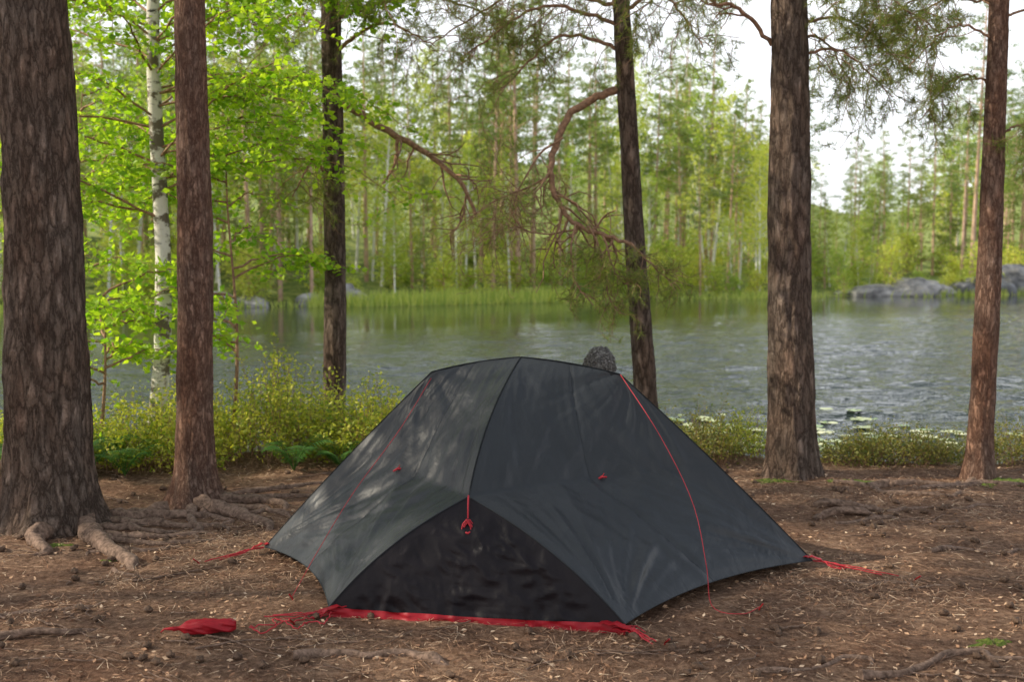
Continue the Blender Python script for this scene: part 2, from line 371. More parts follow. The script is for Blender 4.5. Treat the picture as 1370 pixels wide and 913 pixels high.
# pine 3 (with crooked branch)
b=(-1.56,9.9,g(-1.56,9.9)); mb=MB(); tl=[]
at=trunk(mb,b,(-1.57,9.9,3.+b[2]),.100,.088,12,.04,flare=.35,seed=3)
crown(mb,at,6,11.8,1.8,18,1,2)
branch(mb,[(-1.5,9.9,2.93),(-1.21,9.85,2.73),(-.95,9.8,2.58),(-.66,9.75,2.40),(-.46,9.7,2.22),(-.30,9.7,1.93)],.036,.014,tl,9,.45,1,.25,.3,start=.4)
branch(mb,[(-.97,9.8,2.57),(-1.0,9.75,2.35),(-1.1,9.7,2.18)],.018,.008,tl,2,.2,1,.3)
for z,az,L in [(3.3,-.9,1.5),(3.9,-.3,1.9),(3.5,2.6,.8),(2.2,-2.,.7),(4.3,.2,2.1),(3.6,.1,1.6)]:
    p=at(z-b[2]); d=np.array([math.cos(az),math.sin(az)*.6,.1]); branch(mb,[p,p+d*L*.5+[0,0,.12],p+d*L-[0,0,.2]],.02,.005,tl,9,.45,2,.7,.9)
finish_tufts(mb,tl); mb.build('pine_tree',PM,b)
# pine 4 leaning, S-shaped branch
b=(1.13,9.2,g(1.13,9.2)); mb=MB(); tl=[]
at=trunk(mb,b,(.87,9.2,3.65),.098,.070,12,.03,flare=.3,seed=4)
crown(mb,at,6,11.8,1.7,18,1,2)
branch(mb,[(.84,9.2,2.90),(.64,9.15,2.82),(.44,9.1,2.67),(.34,9.05,2.43),(.305,9.0,2.21),(.367,9.0,2.0),(.49,8.95,1.84),(.70,8.9,1.74),(.92,8.9,1.68)],.034,.014,tl,14,.42,1,.22,.4,n=40,start=.5)
for pts in [[(.5,8.95,1.84),(.46,8.8,1.6),(.5,8.75,1.35),(.62,8.7,1.2)],[(.7,8.9,1.74),(.78,8.8,1.5),(.9,8.75,1.32)],[(.92,8.9,1.68),(1.1,8.85,1.5),(1.3,8.8,1.32)],[(.6,8.9,1.8),(.7,8.8,1.55),(.75,8.7,1.25),(.85,8.7,1.12)]]:
    branch(mb,pts,.010,.004,tl,17,.22,1,.9,.9,n=14)
branch(mb,[(.3,9.0,2.2),(.1,9.,2.1),(-.15,9.,2.0),(-.35,9.,1.85)],.010,.004,tl,12,.5,2,.12,.5,n=14)
branch(mb,[(.4,9.0,2.5),(.2,9.,2.35),(0.,9.,1.95),(.15,9.,1.7)],.010,.004,tl,12,.42,2,.12,.5,n=14)
branch(mb,[(.6,9.0,1.8),(.3,9.,1.75),(0.05,9.,1.8),(-.1,9.,1.95)],.008,.004,tl,9,.42,2,.12,.5,n=14)
for z,az,L in [(3.55,2.9,1.6),(3.75,3.5,2.1),(3.9,3.3,2.6),(3.4,3.25,1.3),(4.2,2.9,2.2),(4.0,-.4,1.0),(3.5,-.5,.7),(4.3,3.6,2.6),(3.2,3.0,1.0)]:
    p=at(z-b[2]); d=np.array([math.cos(az),math.sin(az)*.7,.05]); branch(mb,[p,p+d*L*.5+[0,0,.1],p+d*L-[0,0,.35]],.018,.005,tl,14,.5,2,.75,1.,start=.15)
finish_tufts(mb,tl); mb.build('pine_tree',PM,b)
# pine 5
b=(2.0,8.05,g(2.0,8.05)); mb=MB(); tl=[]
at=trunk(mb,b,(1.90,8.1,3.45),.172,.125,13.5,.05,flare=.28,lobes=5,seed=5.5,sides=100)
crown(mb,at,6.5,13.2,2.1,22,1,2)
branch(mb,[(1.82,8.1,3.05),(1.66,8.,3.2),(1.5,7.9,3.27),(1.35,7.9,3.32),(1.24,7.9,3.55)],.016,.010,tl,5,.25,1,.4,n=22)
for z,az,L in [(2.95,.1,.75),(3.2,.5,1.2),(3.35,-.2,1.),(3.1,.9,1.2),(3.6,2.5,1.4),(3.7,3.3,1.3)]:
    p=at(z-b[2]); d=np.array([math.cos(az),math.sin(az),.0]); branch(mb,[p,p+d*L*.5+[0,0,.06],p+d*L-[0,0,.25]],.013,.004,tl,12,.36,2,.75,.9)
finish_tufts(mb,tl); mb.build('pine_tree',PM,b)
# pine 6
b=(3.28,7.95,g(3.28,7.95)); mb=MB(); tl=[]
at=trunk(mb,b,(3.30,7.95,3.3),.088,.070,12,.03,flare=.45,lobes=3,seed=6.2)
crown(mb,at,6,11.8,1.7,18,1,2)
for z,az,L in [(3.3,2.9,.9),(3.05,3.4,.7),(3.5,3.0,1.2),(2.75,2.7,.5),(3.3,2.2,1.0),(3.2,.2,.8),(2.4,.1,.5)]:
    p=at(z-b[2]); d=np.array([math.cos(az),math.sin(az),.05]); branch(mb,[p,p+d*L*.5+[0,0,.06],p+d*L-[0,0,.25]],.010,.004,tl,11,.30,2,.75,.9)
finish_tufts(mb,tl); mb.build('pine_tree',PMr,b)
# birch
def birch_sprays(mb,at,zs,Lr,nb,mt,ml,azr=(0,6.28),leaf=.05,up=.35,den=1.):
    LP=[]
    for k in range(nb):
        z=zs[0]+(zs[1]-zs[0])*(k+R.random())/nb; az=R.uniform(*azr); L=R.uniform(*Lr); d=np.array([math.cos(az),math.sin(az),up+R.normal(0,.12)])
        p=at(z); P=spline([p,p+d*L*.4,p+d*L*.75-[0,0,.08*L],p+d*L-[0,0,.28*L]],12); P[1:]+=R.normal(0,.012,(11,3)); tube(mb,P,np.linspace(.011,.002,12),5,mt,cap=False)
        for q in range(int(L*16*den)):
            i=R.integers(2,12); o=P[i]; e=nrm(np.array([R.normal(),R.normal(),-.25+R.normal(0,.25)])+d*.5); l=R.uniform(.15,.5)
            Q=o+e*l*np.linspace(0,1,4)[:,None]; Q[:,2]-=.25*l*np.linspace(0,1,4)**2; tube(mb,Q,np.linspace(.0028,.0012,4),3,mt,cap=False)
            m=int(l*42)
            s=R.random(m)[:,None]; pp=o+e*l*s; pp[:,2]-=.25*l*s[:,0]**2; pp+=R.normal(0,.028,(m,3)); LP.append(pp)
    P=np.concatenate(LP); leafq(mb,P,leaf,leaf*.74,ml,.55)
b=(-2.9,9.1,g(-2.9,9.1)); mb=MB()
zs=np.linspace(-.1,9,60); P=np.stack([b[0]+.06*np.sin(zs*1.3)+.03*zs,b[1]+.03*zs,b[2]+zs],1)
tube(mb,P,np.interp(zs,[0,3,9],[.075,.052,.012]),20,0,disp=lambda r,t,P:r*(1+.12*fbm(np.cos(t)*1.5,np.sin(t)*1.5,P[:,2:3]*4)))
atb=lambda z:np.array([np.interp(z,zs,P[:,0]),np.interp(z,zs,P[:,1]),b[2]+z])
birch_sprays(mb,atb,(1.9,5.4),(.9,1.9),48,1,2,leaf=.060)
birch_sprays(mb,atb,(5.4,8.8),(.6,1.3),12,1,2,leaf=.07,den=.7)
birch_sprays(mb,atb,(2.2,5.),(1.2,2.0),18,1,2,azr=(-.8,.6),leaf=.060)
mb.build('birch_tree',[M_birch,M_twig,M_birchleaf],b)
# sapling
def sapling(b,h,z0,nb,Lr):
    mb=MB(); zs2=np.linspace(0,h,12); P2=np.stack([b[0]+.05*np.sin(zs2*2),b[1]+.1*zs2,b[2]+zs2],1); tube(mb,P2,np.linspace(.018,.004,12),6,0)
    birch_sprays(mb,lambda z:np.array([np.interp(z,zs2,P2[:,0]),np.interp(z,zs2,P2[:,1]),b[2]+z]),(z0,h),Lr,nb,0,1,leaf=.066)
    mb.build('birch_sapling',[M_twig,M_birchleaf],b)
sapling((-2.25,9.0,g(-2.25,9.0)),2.7,.75,17,(.4,.9)); sapling((-3.2,8.7,g(-3.2,8.7)),1.3,.6,12,(.35,.7)); sapling((-3.9,10,g(-3.9,10)),3.6,1.9,14,(.4,1.0))
# ---------------- shrubs ----------------
def shrubs(name,cx,cy,rx,ry,nst,h,leaf=.034,per=30,mat=None):
    mb=MB(); LP=[]
    for k in range(nst):
        a=R.uniform(0,6.28); q=math.sqrt(R.random()); x=cx+rx*q*math.cos(a); y=cy+ry*q*math.sin(a); z=g(x,y)
        hh=h*R.uniform(.5,1.15)*(1-.45*q**3)*(1+.5*float(vn(x*2.7,y*2.7,4.))); top=np.array([x+R.normal(0,.1),y+R.normal(0,.1),z+hh])
        Q=spline([(x,y,z),(x*.6+top[0]*.4,y*.6+top[1]*.4,z+hh*.5),top],4); tube(mb,Q,np.linspace(.0024,.001,4),3,0,cap=False)
        s=R.uniform(.2,1.05,per)**.8; pp=np.array([x,y,z])+(top-np.array([x,y,z]))*s[:,None]+R.normal(0,.035,(per,3)); LP.append(pp)
    leafq(mb,np.concatenate(LP),leaf,leaf*.6,1,.8)
    mb.build(name,[M_twig,mat or M_shrub],(cx,cy,g(cx,cy)))
shrubs('blueberry_bush',-1.95,8.9,.85,.5,420,.60)
shrubs('blueberry_bush',-1.05,8.8,.5,.42,220,.50)
shrubs('blueberry_bush',-3.4,8.7,.8,.45,260,.40)
shrubs('blueberry_bush',-2.6,8.3,.5,.25,110,.34)
M_heath=leaf_mat('heather_leaves',(.10,.15,.04),(.42,.36,.09),.35,objr=0)
shrubs('heather_shrub',2.85,8.6,.5,.26,300,.32,.022,mat=M_heath)
shrubs('heather_shrub',3.9,8.7,.7,.3,220,.25,.022,mat=M_heath)
shrubs('heather_shrub',1.35,8.6,.35,.3,150,.34,.024,mat=M_heath)
shrubs('heather_shrub',1.75,8.9,.3,.25,90,.28,.024)
def fern(x,y,n=9,L=.5):
    mb=MB(); z=g(x,y)
    for k in range(n):
        az=k/n*6.28+R.normal(0,.3); d=np.array([math.cos(az),math.sin(az),0]); s=np.linspace(0,1,18); l=L*R.uniform(.7,1.1)
        P=np.array([x,y,z])+d*l*s[:,None]*.75; P[:,2]+=l*(1.5*s-1.05*s*s)
        tube(mb,P,np.linspace(.003,.001,18),3,0,cap=False); side=np.cross(d,[0,0,1])
        for i in range(3,18):
            w=l*.26*math.sin(math.pi*(.12+.85*s[i])) ; 
            for sg in (-1,1):
                q=P[i]; tip=q+sg*side*w+d*w*.35-[0,0,.12*w]; f=d*.009
                mb.add([q-f,q+f,tip+f*.2,tip-f*.2],[[0,1,2,3]],0,False)
    mb.build('fern',[M_fern],(x,y,z))
for x,y,L in [(-3.05,8.1,.5),(-3.4,7.95,.45),(-1.6,8.25,.40),(-1.25,8.25,.34),(-3.8,8.2,.5),(-2.75,8.0,.42),(-3.2,8.2,.6)]: fern(x,y,12,L)
# moss patches
M_moss=simple('moss',(.06,.10,.015),(.22,.27,.05),60,.95,.02,1.)
mb=MB()
for x,y,r in [(-2.45,6.05,.07),(2.5,4.55,.09),(3.0,4.7,.06),(1.95,4.5,.05),(2.35,7.75,.13),(1.8,7.8,.10),(3.4,7.8,.13),(-2.05,5.78,.05),(3.2,7.7,.08)]:
    k=np.arange(11)[:,None]/10; th=np.linspace(0,6.283,36,endpoint=False)[None,:]; rr=r*k*(1+.7*fbm(np.cos(th)*2+x,np.sin(th)*2+y,0.,4))
    XX=x+rr*np.cos(th)*1.4; YY=y+rr*np.sin(th); ZZ=H(XX,YY)+.020*(1-k**2)+.012*vn(XX*60,YY*60)-.010
    V=np.stack([XX,YY,ZZ],-1); i=np.arange(10)[:,None]*36; j=np.arange(36)[None,:]; mb.add(V,np.stack([i+j,i+(j+1)%36,i+36+(j+1)%36,i+36+j],-1).reshape(-1,4))
mb.build('moss',[M_moss])
# surface roots & logs
mb=MB()
root(mb,[(-.85,4.32),(-.6,4.40),(-.35,4.38),(-.12,4.2)],.024,.032,lift=.6) 
root(mb,[(1.3,4.15),(1.6,4.32),(1.9,4.35),(2.3,4.3)],.024,.015,lift=.6)
root(mb,[(2.4,7.6),(2.8,7.7),(3.2,7.65),(4.0,7.8)],.04,.02); root(mb,[(2.2,7.7),(2.7,7.35),(3.1,7.3)],.034,.016)
root(mb,[(3.2,7.8),(2.9,7.6),(2.6,7.5)],.034,.016); root(mb,[(-2.,5.6),(-1.7,5.5),(-1.4,5.6)],.014,.008)
root(mb,[(2.2,5.9),(2.5,6.0),(2.9,5.9)],.022,.012,lift=.5); root(mb,[(1.9,6.6),(2.4,6.7),(2.7,6.6)],.022,.012,lift=.5)
root(mb,[(2.3,6.9),(2.7,7.0),(3.2,6.9)],.022,.012); root(mb,[(1.6,5.4),(1.9,5.3),(2.3,5.4)],.015,.010,lift=.4)
root(mb,[(-2.4,4.9),(-2.0,4.95),(-1.7,5.1)],.014,.010,lift=.4); root(mb,[(.9,4.2),(1.2,4.3),(1.5,4.25)],.014,.010,lift=.4)
mb.build('tree_roots',[M_root,M_root])
mb=MB()
for pts,r in [([(1.88,7.0,.02),(2.0,6.97,.035),(2.15,6.93,.02),(2.3,6.95,.0)],.026),([(1.8,6.7,.0),(1.93,6.78,.02),(2.1,6.80,.025),(2.2,6.78,.0)],.024),([(-2.25,4.5,.01),(-2.0,4.58,.02),(-1.85,4.6,.015),(-1.72,4.68,.0)],.014)]:
    P=spline(pts,22); tube(mb,P,r*np.interp(np.linspace(0,1,22),[0,.15,.8,1],[.5,1.,.8,.3]),12,0,disp=lambda rr,th,P:rr*(1+.5*fbm(np.cos(th)*1.5+P[:,:1]*14,np.sin(th)*1.5+P[:,1:2]*14,0.)))
mb.build('broken_logs',[M_root])
# ---------------- lily pads ----------------
M_lily=island('lily_pad',[(0,(.16,.26,.08)),(.5,(.40,.46,.20)),(1,(.7,.7,.42))],.25)
mb=MB()
for k in range(190):
    gx=R.choice([1.6,2.3,4.6,3.6,2.,2.8]); x=gx+R.normal(0,.6); y=11.6+abs(R.normal(0,1.3))+.1*abs(x); r=R.uniform(.06,.13); th=np.linspace(.25,6.03,14)+R.uniform(0,6)
    zz=float(waves(np.array(x),np.array(y))); V=np.vstack([[x,y,zz+.012],np.stack([x+r*np.cos(th),y+r*np.sin(th),zz+.010+R.uniform(0,.014,14)],1)]); mb.add(V,[[0,a,a+1] for a in range(1,14)],0,False)
mb.build('lily_pads',[M_lily])
# ---------------- rocks ----------------
def rock(mb,c,s,seed,mat=0):
    th=np.linspace(0,np.pi,30)[:,None]; ph=np.linspace(0,2*np.pi,48,endpoint=False)[None,:]
    D=np.stack([np.sin(th)*np.cos(ph),np.sin(th)*np.sin(ph),np.cos(th)+0*ph],-1)
    r=1+.28*fbm(D[...,0]*1.4+seed,D[...,1]*1.4,D[...,2]*1.4,4); r=np.minimum(r,1.12+.05*vn(D[...,0]*5+seed,D[...,1]*5,D[...,2]*5)); V=D*r[...,None]*np.array(s)+np.array(c)
    i=np.arange(29)[:,None]*48; j=np.arange(48)[None,:]; mb.add(V,np.stack([i+48+j,i+48+(j+1)%48,i+(j+1)%48,i+j],-1).reshape(-1,4),mat)
for k,(px,s,dk) in enumerate([(19.8,(1.5,1.2,.55),0),(21.8,(1.6,1.4,.85),0),(23.4,(1.2,1.,.5),0),(25.1,(1.2,1.2,.7),1),(26.8,(1.5,1.4,1.0),1),(28.8,(1.7,1.5,1.35),1),(24.2,(.8,.6,.3),0),(-7.3,(1.0,.8,.75),0),(-8.8,(.7,.7,.45),0),(-12.5,(1.1,1,.65),0),(-11,(.8,.8,.4),0),(31,(1.8,1.6,1.5),1),(-6,(.6,.5,.3),0),(18.2,(.8,.6,.3),1),(30.,(1.,.8,.6),0)]):
    mb=MB(); y=float(far_y(px))+1.; rock(mb,(px,y,WL+.15*s[2]),s,k*3.7); mb.build('shore_rock',[M_rockdark if dk else M_rock])
# reeds
M_reed=leaf_mat('reed_blades',(.34,.46,.10),(.70,.72,.20),.45,objr=0)
mb=MB(); n=15000; x=R.uniform(-34,36,n); dn=vn(x*.3,5.5); keep=R.random(n)<np.where((x>-8.5)&(x<3.0),1,.30+.4*dn); x=x[keep]; n=len(x)
y=far_y(x)-R.uniform(-.9,1.0,n); z=np.maximum(H(x,y),WL)-.02; h=R.uniform(.3,.95,n)*np.where((x>-8.5)&(x<3.0),.9,.55); dx=R.normal(0,.12,n); w=.03
mb.add(np.stack([np.stack([x-w,y,z],1),np.stack([x+w,y,z],1),np.stack([x+dx,y+R.normal(0,.1,n),z+h],1)],1),np.arange(3*n).reshape(n,3),0,False)
mb.build('shore_reeds',[M_reed])
# ---------------- distant forest ----------------
def straight(h,lean=0): 
    lx,ly=R.normal(0,.02+lean,2); return lambda z:np.array([lx*z,ly*z,z])
def tree_mesh(kind,h):
    mb=MB(); at=straight(h,.04 if kind=='birch' else 0)
    zs=np.linspace(-.5,h,9); P=np.array([at(z) for z in zs]); r0=h*.0090 if kind!='birch' else h*.0085
    if kind=='bush': r0=.02
    tube(mb,P,np.linspace(r0*1.1,.02,9),7,0)
    if kind=='pine': crown(mb,at,h*.46,h,h*.14,32,0,1,.21,16,'pine',.42)
    if kind=='spruce': crown(mb,at,h*.10,h*.98,h*.16,46,0,1,.21,14,'spruce',.42)
    if kind=='birch': crown(mb,at,h*.28,h,h*.18,36,0,1,.17,16,'birch',.75)
    if kind=='bush': crown(mb,at,h*.05,h,h*.5,24,0,1,.14,18,'birch',.75)
    leaf=M_farbirch if kind in('birch','bush') else M_farpine
    return mb.mesh('distant_'+kind,[M_farbirchtrunk if kind=='birch' else M_fartrunk,leaf])
kinds={'pine':[tree_mesh('pine',h) for h in (12,13.5,15)],'spruce':[tree_mesh('spruce',h) for h in (7,10)],'birch':[tree_mesh('birch',h) for h in (7.5,9,11)],'bush':[tree_mesh('bush',h) for h in (1.5,2.3)]}
fe=empty('distant_forest')
def put(kind,x,y,s,parent):
    me=kinds[kind][R.integers(len(kinds[kind]))]; o=bpy.data.objects.new('distant_'+kind,me); link(o,parent)
    o.location=(x,y,g(x,y)-.1); o.rotation_euler=(0,0,R.uniform(0,6.28)); o.scale=(s,s,s*R.uniform(.92,1.12))
for k in range(370):
    q=R.uniform(-.54,.54); yb=52/(1-.45*q); d=1.2+34*R.random()**1.2; y=yb+d; x=q*y; y=float(far_y(x))+d; q=x/y
    s=R.uniform(.72,1.12)
    if abs(q-.31)<.055: s*=.64 
    k2=R.choice(['pine','spruce','birch'],p=[.56,.12,.32]) if d>4 else R.choice(['pine','birch','spruce'],p=[.36,.54,.10])
    if d<4: s*=.75
    put(k2,x,y,s,fe)
for k in range(190):
    x=R.uniform(-34,44); d=.5+20*R.random()**1.6; y=float(far_y(x))+d; put('bush',x,y,R.uniform(.5,1.2),fe)
fs=empty('offview_shade_pines')  # unseen pines, added out of view mainly to cast dappled shade
for x,y,s in [(-10.2,5.9,.85),(-13.5,4.2,1.),(-17.5,6.4,1.1),(-15,2.6,1.05),(-7.3,-1.2,.85),(-6.5,-3.5,.9),(-11,-3,1.),(5,-4,1.),(9,1,1.),(8.5,5,1.),(-2,-6,1.),(2,-9,1.1)]:
    put('pine',x,y,s,fs)
# ---------------- tent ----------------
def fabric(name,c1,c2,rough=.5,spec=.4,bd=.012,sheen=.1):
    t=NT(name); v=t.coord(); a=t.noise(v,2.2,4,.6,.6); b=t.noise(t.coord((1,1,.4)),7,4,.5,1.0); c=t.noise(t.coord((1.2,.5,1.6)),30,3,.6,.8)
    col=t.mix(t.ramp(a,[(.3,0.),(.7,1.)]),c1,c2)
    h=t.math('ADD',b,t.math('MULTIPLY',c,.16))
    return t.out(t.pbsdf(col,rough,t.bump(h,.6,bd),spec,Sheen_Weight=sheen).outputs[0])
M_fly=fabric('tent_fly_grey',(.018,.021,.024),(.026,.030,.034),.43,.40,.014,.0)
M_fly2=fabric('tent_end_panel_black',(.008,.006,.008),(.012,.009,.011),.46,.18,.010,.0)
M_red=fabric('tent_floor_red',(.28,.006,.012),(.38,.010,.020),.5,.3,.006,.0)
M_seam=fabric('tent_seam',(.018,.022,.025),(.026,.030,.034),.5,.3,.003,.0)
M_cord=simple('red_cord',(.38,.018,.03),(.54,.045,.06),200,.6)
M_stake=simple('tent_stake_metal',(.35,.02,.02),(.5,.05,.05),50,.35,Metallic=.8)
C=np.array([.11,5.79,0]); F1=np.array([-.80,4.87,.035]); F2=np.array([.47,4.63,.04]); A1=np.array([-.195,5.05,.487]); Pk=np.array([.045,5.79,1.053])
RL=np.array([-.415,5.83,.972]); RR=np.array([.55,5.75,.968]); Lc=np.array([-1.31,5.93,.03]); Rc=np.array([1.52,5.66,.03])
def rot(p): q=2*C-p; q[2]=p[2]; return q
B2,B1,A2=rot(F1),rot(F2),rot(A1)
def bez(a,b,off,n): 
    t=np.linspace(0,1,n)[:,None]; return a+(b-a)*t+np.array(off)*4*t*(1-t)
def creaseCurve(A,F,n=61):
    k=n//2+1; fr=(-1 if A[1]<C[1] else 1); a=bez(Pk,A,(fr*.028,fr*.045,.03),k)
    side=np.array([.03*np.sign(F[0]-A[0]),fr*.03,.035]); bb=bez(A,F,side,n-k+1)
    return np.vstack([a,bb[1:]])
def patch(mb,ridge,corner,A,F,mat=0,seed=0,n=101):
    right=creaseCurve(A,F,n); v=np.linspace(0,1,n); u=np.linspace(0,1,n)
    top=bez(ridge,Pk,(0,0,.012),n); inw=(C-(corner+F)/2); inw[2]=0; inw=nrm(inw)
    bot=bez(corner,F,tuple(inw*.07+np.array([0,0,.025])),n); left=bez(ridge,corner,(0,0,.018),n)
    U=u[None,:,None]; W=v[:,None,None]
    S=(1-W)*top[None]+W*bot[None]+(1-U)*left[:,None]+U*right[:,None]-((1-U)*(1-W)*top[0]+U*(1-W)*top[-1]+(1-U)*W*bot[0]+U*W*bot[-1])
    N=np.cross(np.gradient(S,axis=0),np.gradient(S,axis=1)); N=nrm(N); 
    cc=S-np.array([C[0],C[1],.3]); sg=np.sign((N*cc).sum(-1,keepdims=True)); N=N*sg
    uu,vv=np.meshgrid(u,v); e=np.clip(np.minimum(uu,1-uu)*9,0,1)*np.clip(np.minimum(vv,1-vv)*9+.25,0,1)
    def fan(cu,cv,f,sd):
        a=np.arctan2(np.abs(vv-cv)+.02,np.abs(uu-cu)+.02); r=np.hypot(uu-cu,vv-cv); return (vn(a*f+sd,r*1.6+sd*2)+.5*vn(a*f*2.3+sd,r*2.5+sd))*np.clip(1.05-r,0,1)
    dsp=.011*fan(0,0,12,seed)+.012*fan(1,1,13,seed+4)+.011*fan(0,1,12,seed+8)+.007*fan(1,0,12,seed+12)
    dsp=dsp+.006*fbm(uu*8+seed,vv*2.2+uu*3,seed,3)+.003*vn(uu*26,vv*7,seed)
    sag=-.03*np.sin(np.pi*uu)*np.sin(np.pi*vv)
    dsp=dsp-.006*np.exp(-((uu-.5)/.012)**2)
    S=S+N*((dsp+sag)*e)[...,None]
    i=np.arange(n-1)[:,None]*n; j=np.arange(n-1)[None,:]; mb.add(S,np.stack([i+j,i+j+1,i+n+j+1,i+n+j],-1).reshape(-1,4),mat)
    return S,right,top,left,bot
def endpanel(mb,A,Fa,Fb,mat,seed):
    n=121;k=n//2+1; ca=creaseCurve(A,Fa,n)[k-1:]; cb=creaseCurve(A,Fb,n)[k-1:]; m=len(ca); Q=121; t=np.linspace(0,1,Q)
    fr=(-1 if A[1]<C[1] else 1)
    S=ca[:,None]*(1-t[None,:,None])+cb[:,None]*t[None,:,None]; vv=np.linspace(0,1,m)[:,None]; uu=t[None,:]
    xx=(uu-.5)*vv*1.3; yy=vv*.5; wx=xx+.05*vn(xx*5,yy*5,3.+seed); wy=yy+.05*vn(xx*5,yy*5,9.+seed)
    cre=lambda f,s:-np.abs(vn(wx*f+s,wy*f*1.3+s,s))
    dsp=(.012*vn(xx*3+seed,yy*4)+.016*cre(7,seed)+.014*cre(15,seed+3)+.006*cre(30,seed+6))*np.clip(np.minimum(uu,1-uu)*6,0,1)*np.clip(vv*2,0,1)
    S[...,1]+=fr*(dsp-.012*np.sin(np.pi*uu)*vv); S[...,2]+=dsp*.4-.010*np.sin(np.pi*uu)*vv
    i=np.arange(m-1)[:,None]*Q; j=np.arange(Q-1)[None,:]; mb.add(S,np.stack([i+j,i+j+1,i+Q+j+1,i+Q+j],-1).reshape(-1,4),mat)
    base=S[-1]; r=np.linspace(0,1,6)[:,None,None]; out=np.array([0,fr*.008,0]); 
    low=base.copy(); low[:,2]=-.006; low[:,1]+=fr*.008
    T=base[None]*(1-r)+low[None]*r+out; T[...,2]+=.003*(1-r[...,0]); T[...,1]+=fr*.006*vn(t[None,:]*22+seed,r[...,0]*3)
    i=np.arange(5)[:,None]*Q; mb.add(T,np.stack([i+j,i+j+1,i+Q+j+1,i+Q+j],-1).reshape(-1,4),2)
te=empty('camping_tent',(.11,5.79,0))
def kid(mb,name,mats):
    o=mb.build(name,mats,(.11,5.79,0)); o.parent=te; o.location=(0,0,0); return o
mb=MB(); seams=[]
for rd,cn,A,F,sd in [(RL,Lc,A1,F1,1.),(RR,Rc,A1,F2,2.3),(RL,Lc,A2,B1,3.1),(RR,Rc,A2,B2,4.7)]:
    S,r_,t_,l_,b_=patch(mb,rd,cn,A,F,0,sd); seams+=[(r_,.0045),(t_,.004),(l_,.003),(b_,.003),(S[:,50],.0014)]
kid(mb,'rain_fly',[M_fly])
mb=MB(); endpanel(mb,A1,F1,F2,1,1.); endpanel(mb,A2,B1,B2,1,5.); kid(mb,'end_panels',[M_fly,M_fly2,M_red])
mb=MB()
for P,r in seams: tube(mb,P[::2],r,6,0)
kid(mb,'seams_and_poles',[M_seam])
mb=MB()
def cord(pts,r=.0019,n=30,wob=0.):
    P=spline(pts,n); 
    if wob: P[1:-1]+=R.normal(0,wob,(n-2,3))
    tube(mb,P,r,5,0)
cord([RR+[0,-.01,.0],(.70,5.35,.72),(.82,5.1,.45),(.86,4.95,.2),(.88,4.9,.03),(1.0,4.85,.012),(1.1,4.95,.012)])
cord([RL+[0,-.02,-.03],(-.55,5.5,.72),(-.75,5.3,.45),(-.9,5.15,.2),(-1.0,5.08,.02)],.0016)
a=A1+np.array([0,-.05,.01])
cord([a+[0,.03,.0],a+[.0,-.02,-.04],a+[-.0,-.03,-.10]],.004)
for k in range(12):
    w=.016+.010*R.random(); o=a+np.array([R.normal(0,.007),-.04-.016*k/9,-.10+R.normal(0,.006)]); h=.10+.03*R.random()
    cord([o,o+[w,-.005,-h*.3],o+[w*.8,-.01,-h*.8],o+[0,-.01,-h],o+[-w,-.01,-h*.7],o+[-w,-.0,-h*.25],o],.0026,22)
cord([a+[-.018,-.055,-.14],a+[0,-.08,-.145],a+[.020,-.055,-.138]],.005)
cord([a+[-.02,-.05,-.18],a+[-.03,-.06,-.24]],.0024,8)
def corner(c,dirv,L=.35,n=4):
    d=nrm(np.array(dirv,float)); c=np.array(c)
    for k in range(n):
        j=R.normal(0,.012,3); j[2]=0; e=c+d*L*(.5+.5*R.random())+j*2; e[2]=g(e[0],e[1])+.01
        cord([c+j*.3,c+d*L*.25+j+[0,0,.0],(c+e)/2+j,e],.0026,14,.002)
corner(F1+[0,0,-.01],(-.5,-.5,0),.10,6); corner(F1+[0,0,-.02],(-.9,-.15,0),.30,3)
corner(F2+[0,0,-.01],(.5,-.6,0),.16,7); corner(Lc,(-.75,-.6,0),.32,4); corner(Rc,(.8,-.55,0),.48,3); corner(Rc,(.8,-.3,0),.2,3)
x0=np.array([-1.14,4.62,.03]); cord([x0+[.05,0,0],(-1.02,4.6,.012),(-.97,4.72,.02),(-.9,4.66,.012),(-.86,4.75,.012),(-.8,4.72,.012),(-.78,4.82,.03)],.0028,40,.003)
cord([x0+[.05,.02,0],(-1.0,4.7,.012),(-1.03,4.78,.012),(-.94,4.74,.012),(-.88,4.8,.012)],.0028,30,.003)
kid(mb,'guy_lines',[M_cord])
mb=MB()
def strap(p,q,w,th=.004):
    p=np.array(p,float);q=np.array(q,float);d=nrm(q-p); s=nrm(np.cross(d,[0,0,1]))*w; t=np.linspace(0,1,8)[:,None]
    P=p+(q-p)*t; P[:,2]+=.012*np.sin(t[:,0]*3.1)+.004*np.sin(t[:,0]*17); s=s*(1-.5*t); V=np.concatenate([P-s,P+s,P+s+[0,0,th],P-s+[0,0,th]]); n=8
    F=[]
    for i in range(7):
        for a_,b_ in ((0,1),(1,2),(2,3),(3,0)): F.append([a_*n+i,a_*n+i+1,b_*n+i+1,b_*n+i])
    mb.add(V,F,0,False)
strap(F1+[.08,.02,.0],F1+[-.02,-.04,-.01],.026); strap(F1+[.05,-.0,-.02],F1+[-.06,-.06,-.03],.014)
strap(F2+[-.10,.02,0],F2+[.04,-.05,-.02],.026); strap(F2+[-.05,.0,-.02],F2+[.09,-.09,-.045],.014)
strap(Lc+[.03,0,.015],Lc+[-.06,-.05,-.0],.015); strap(Rc+[-.05,0,.02],Rc+[.05,-.03,.0],.02)
kid(mb,'corner_straps',[M_red])
mb=MB()
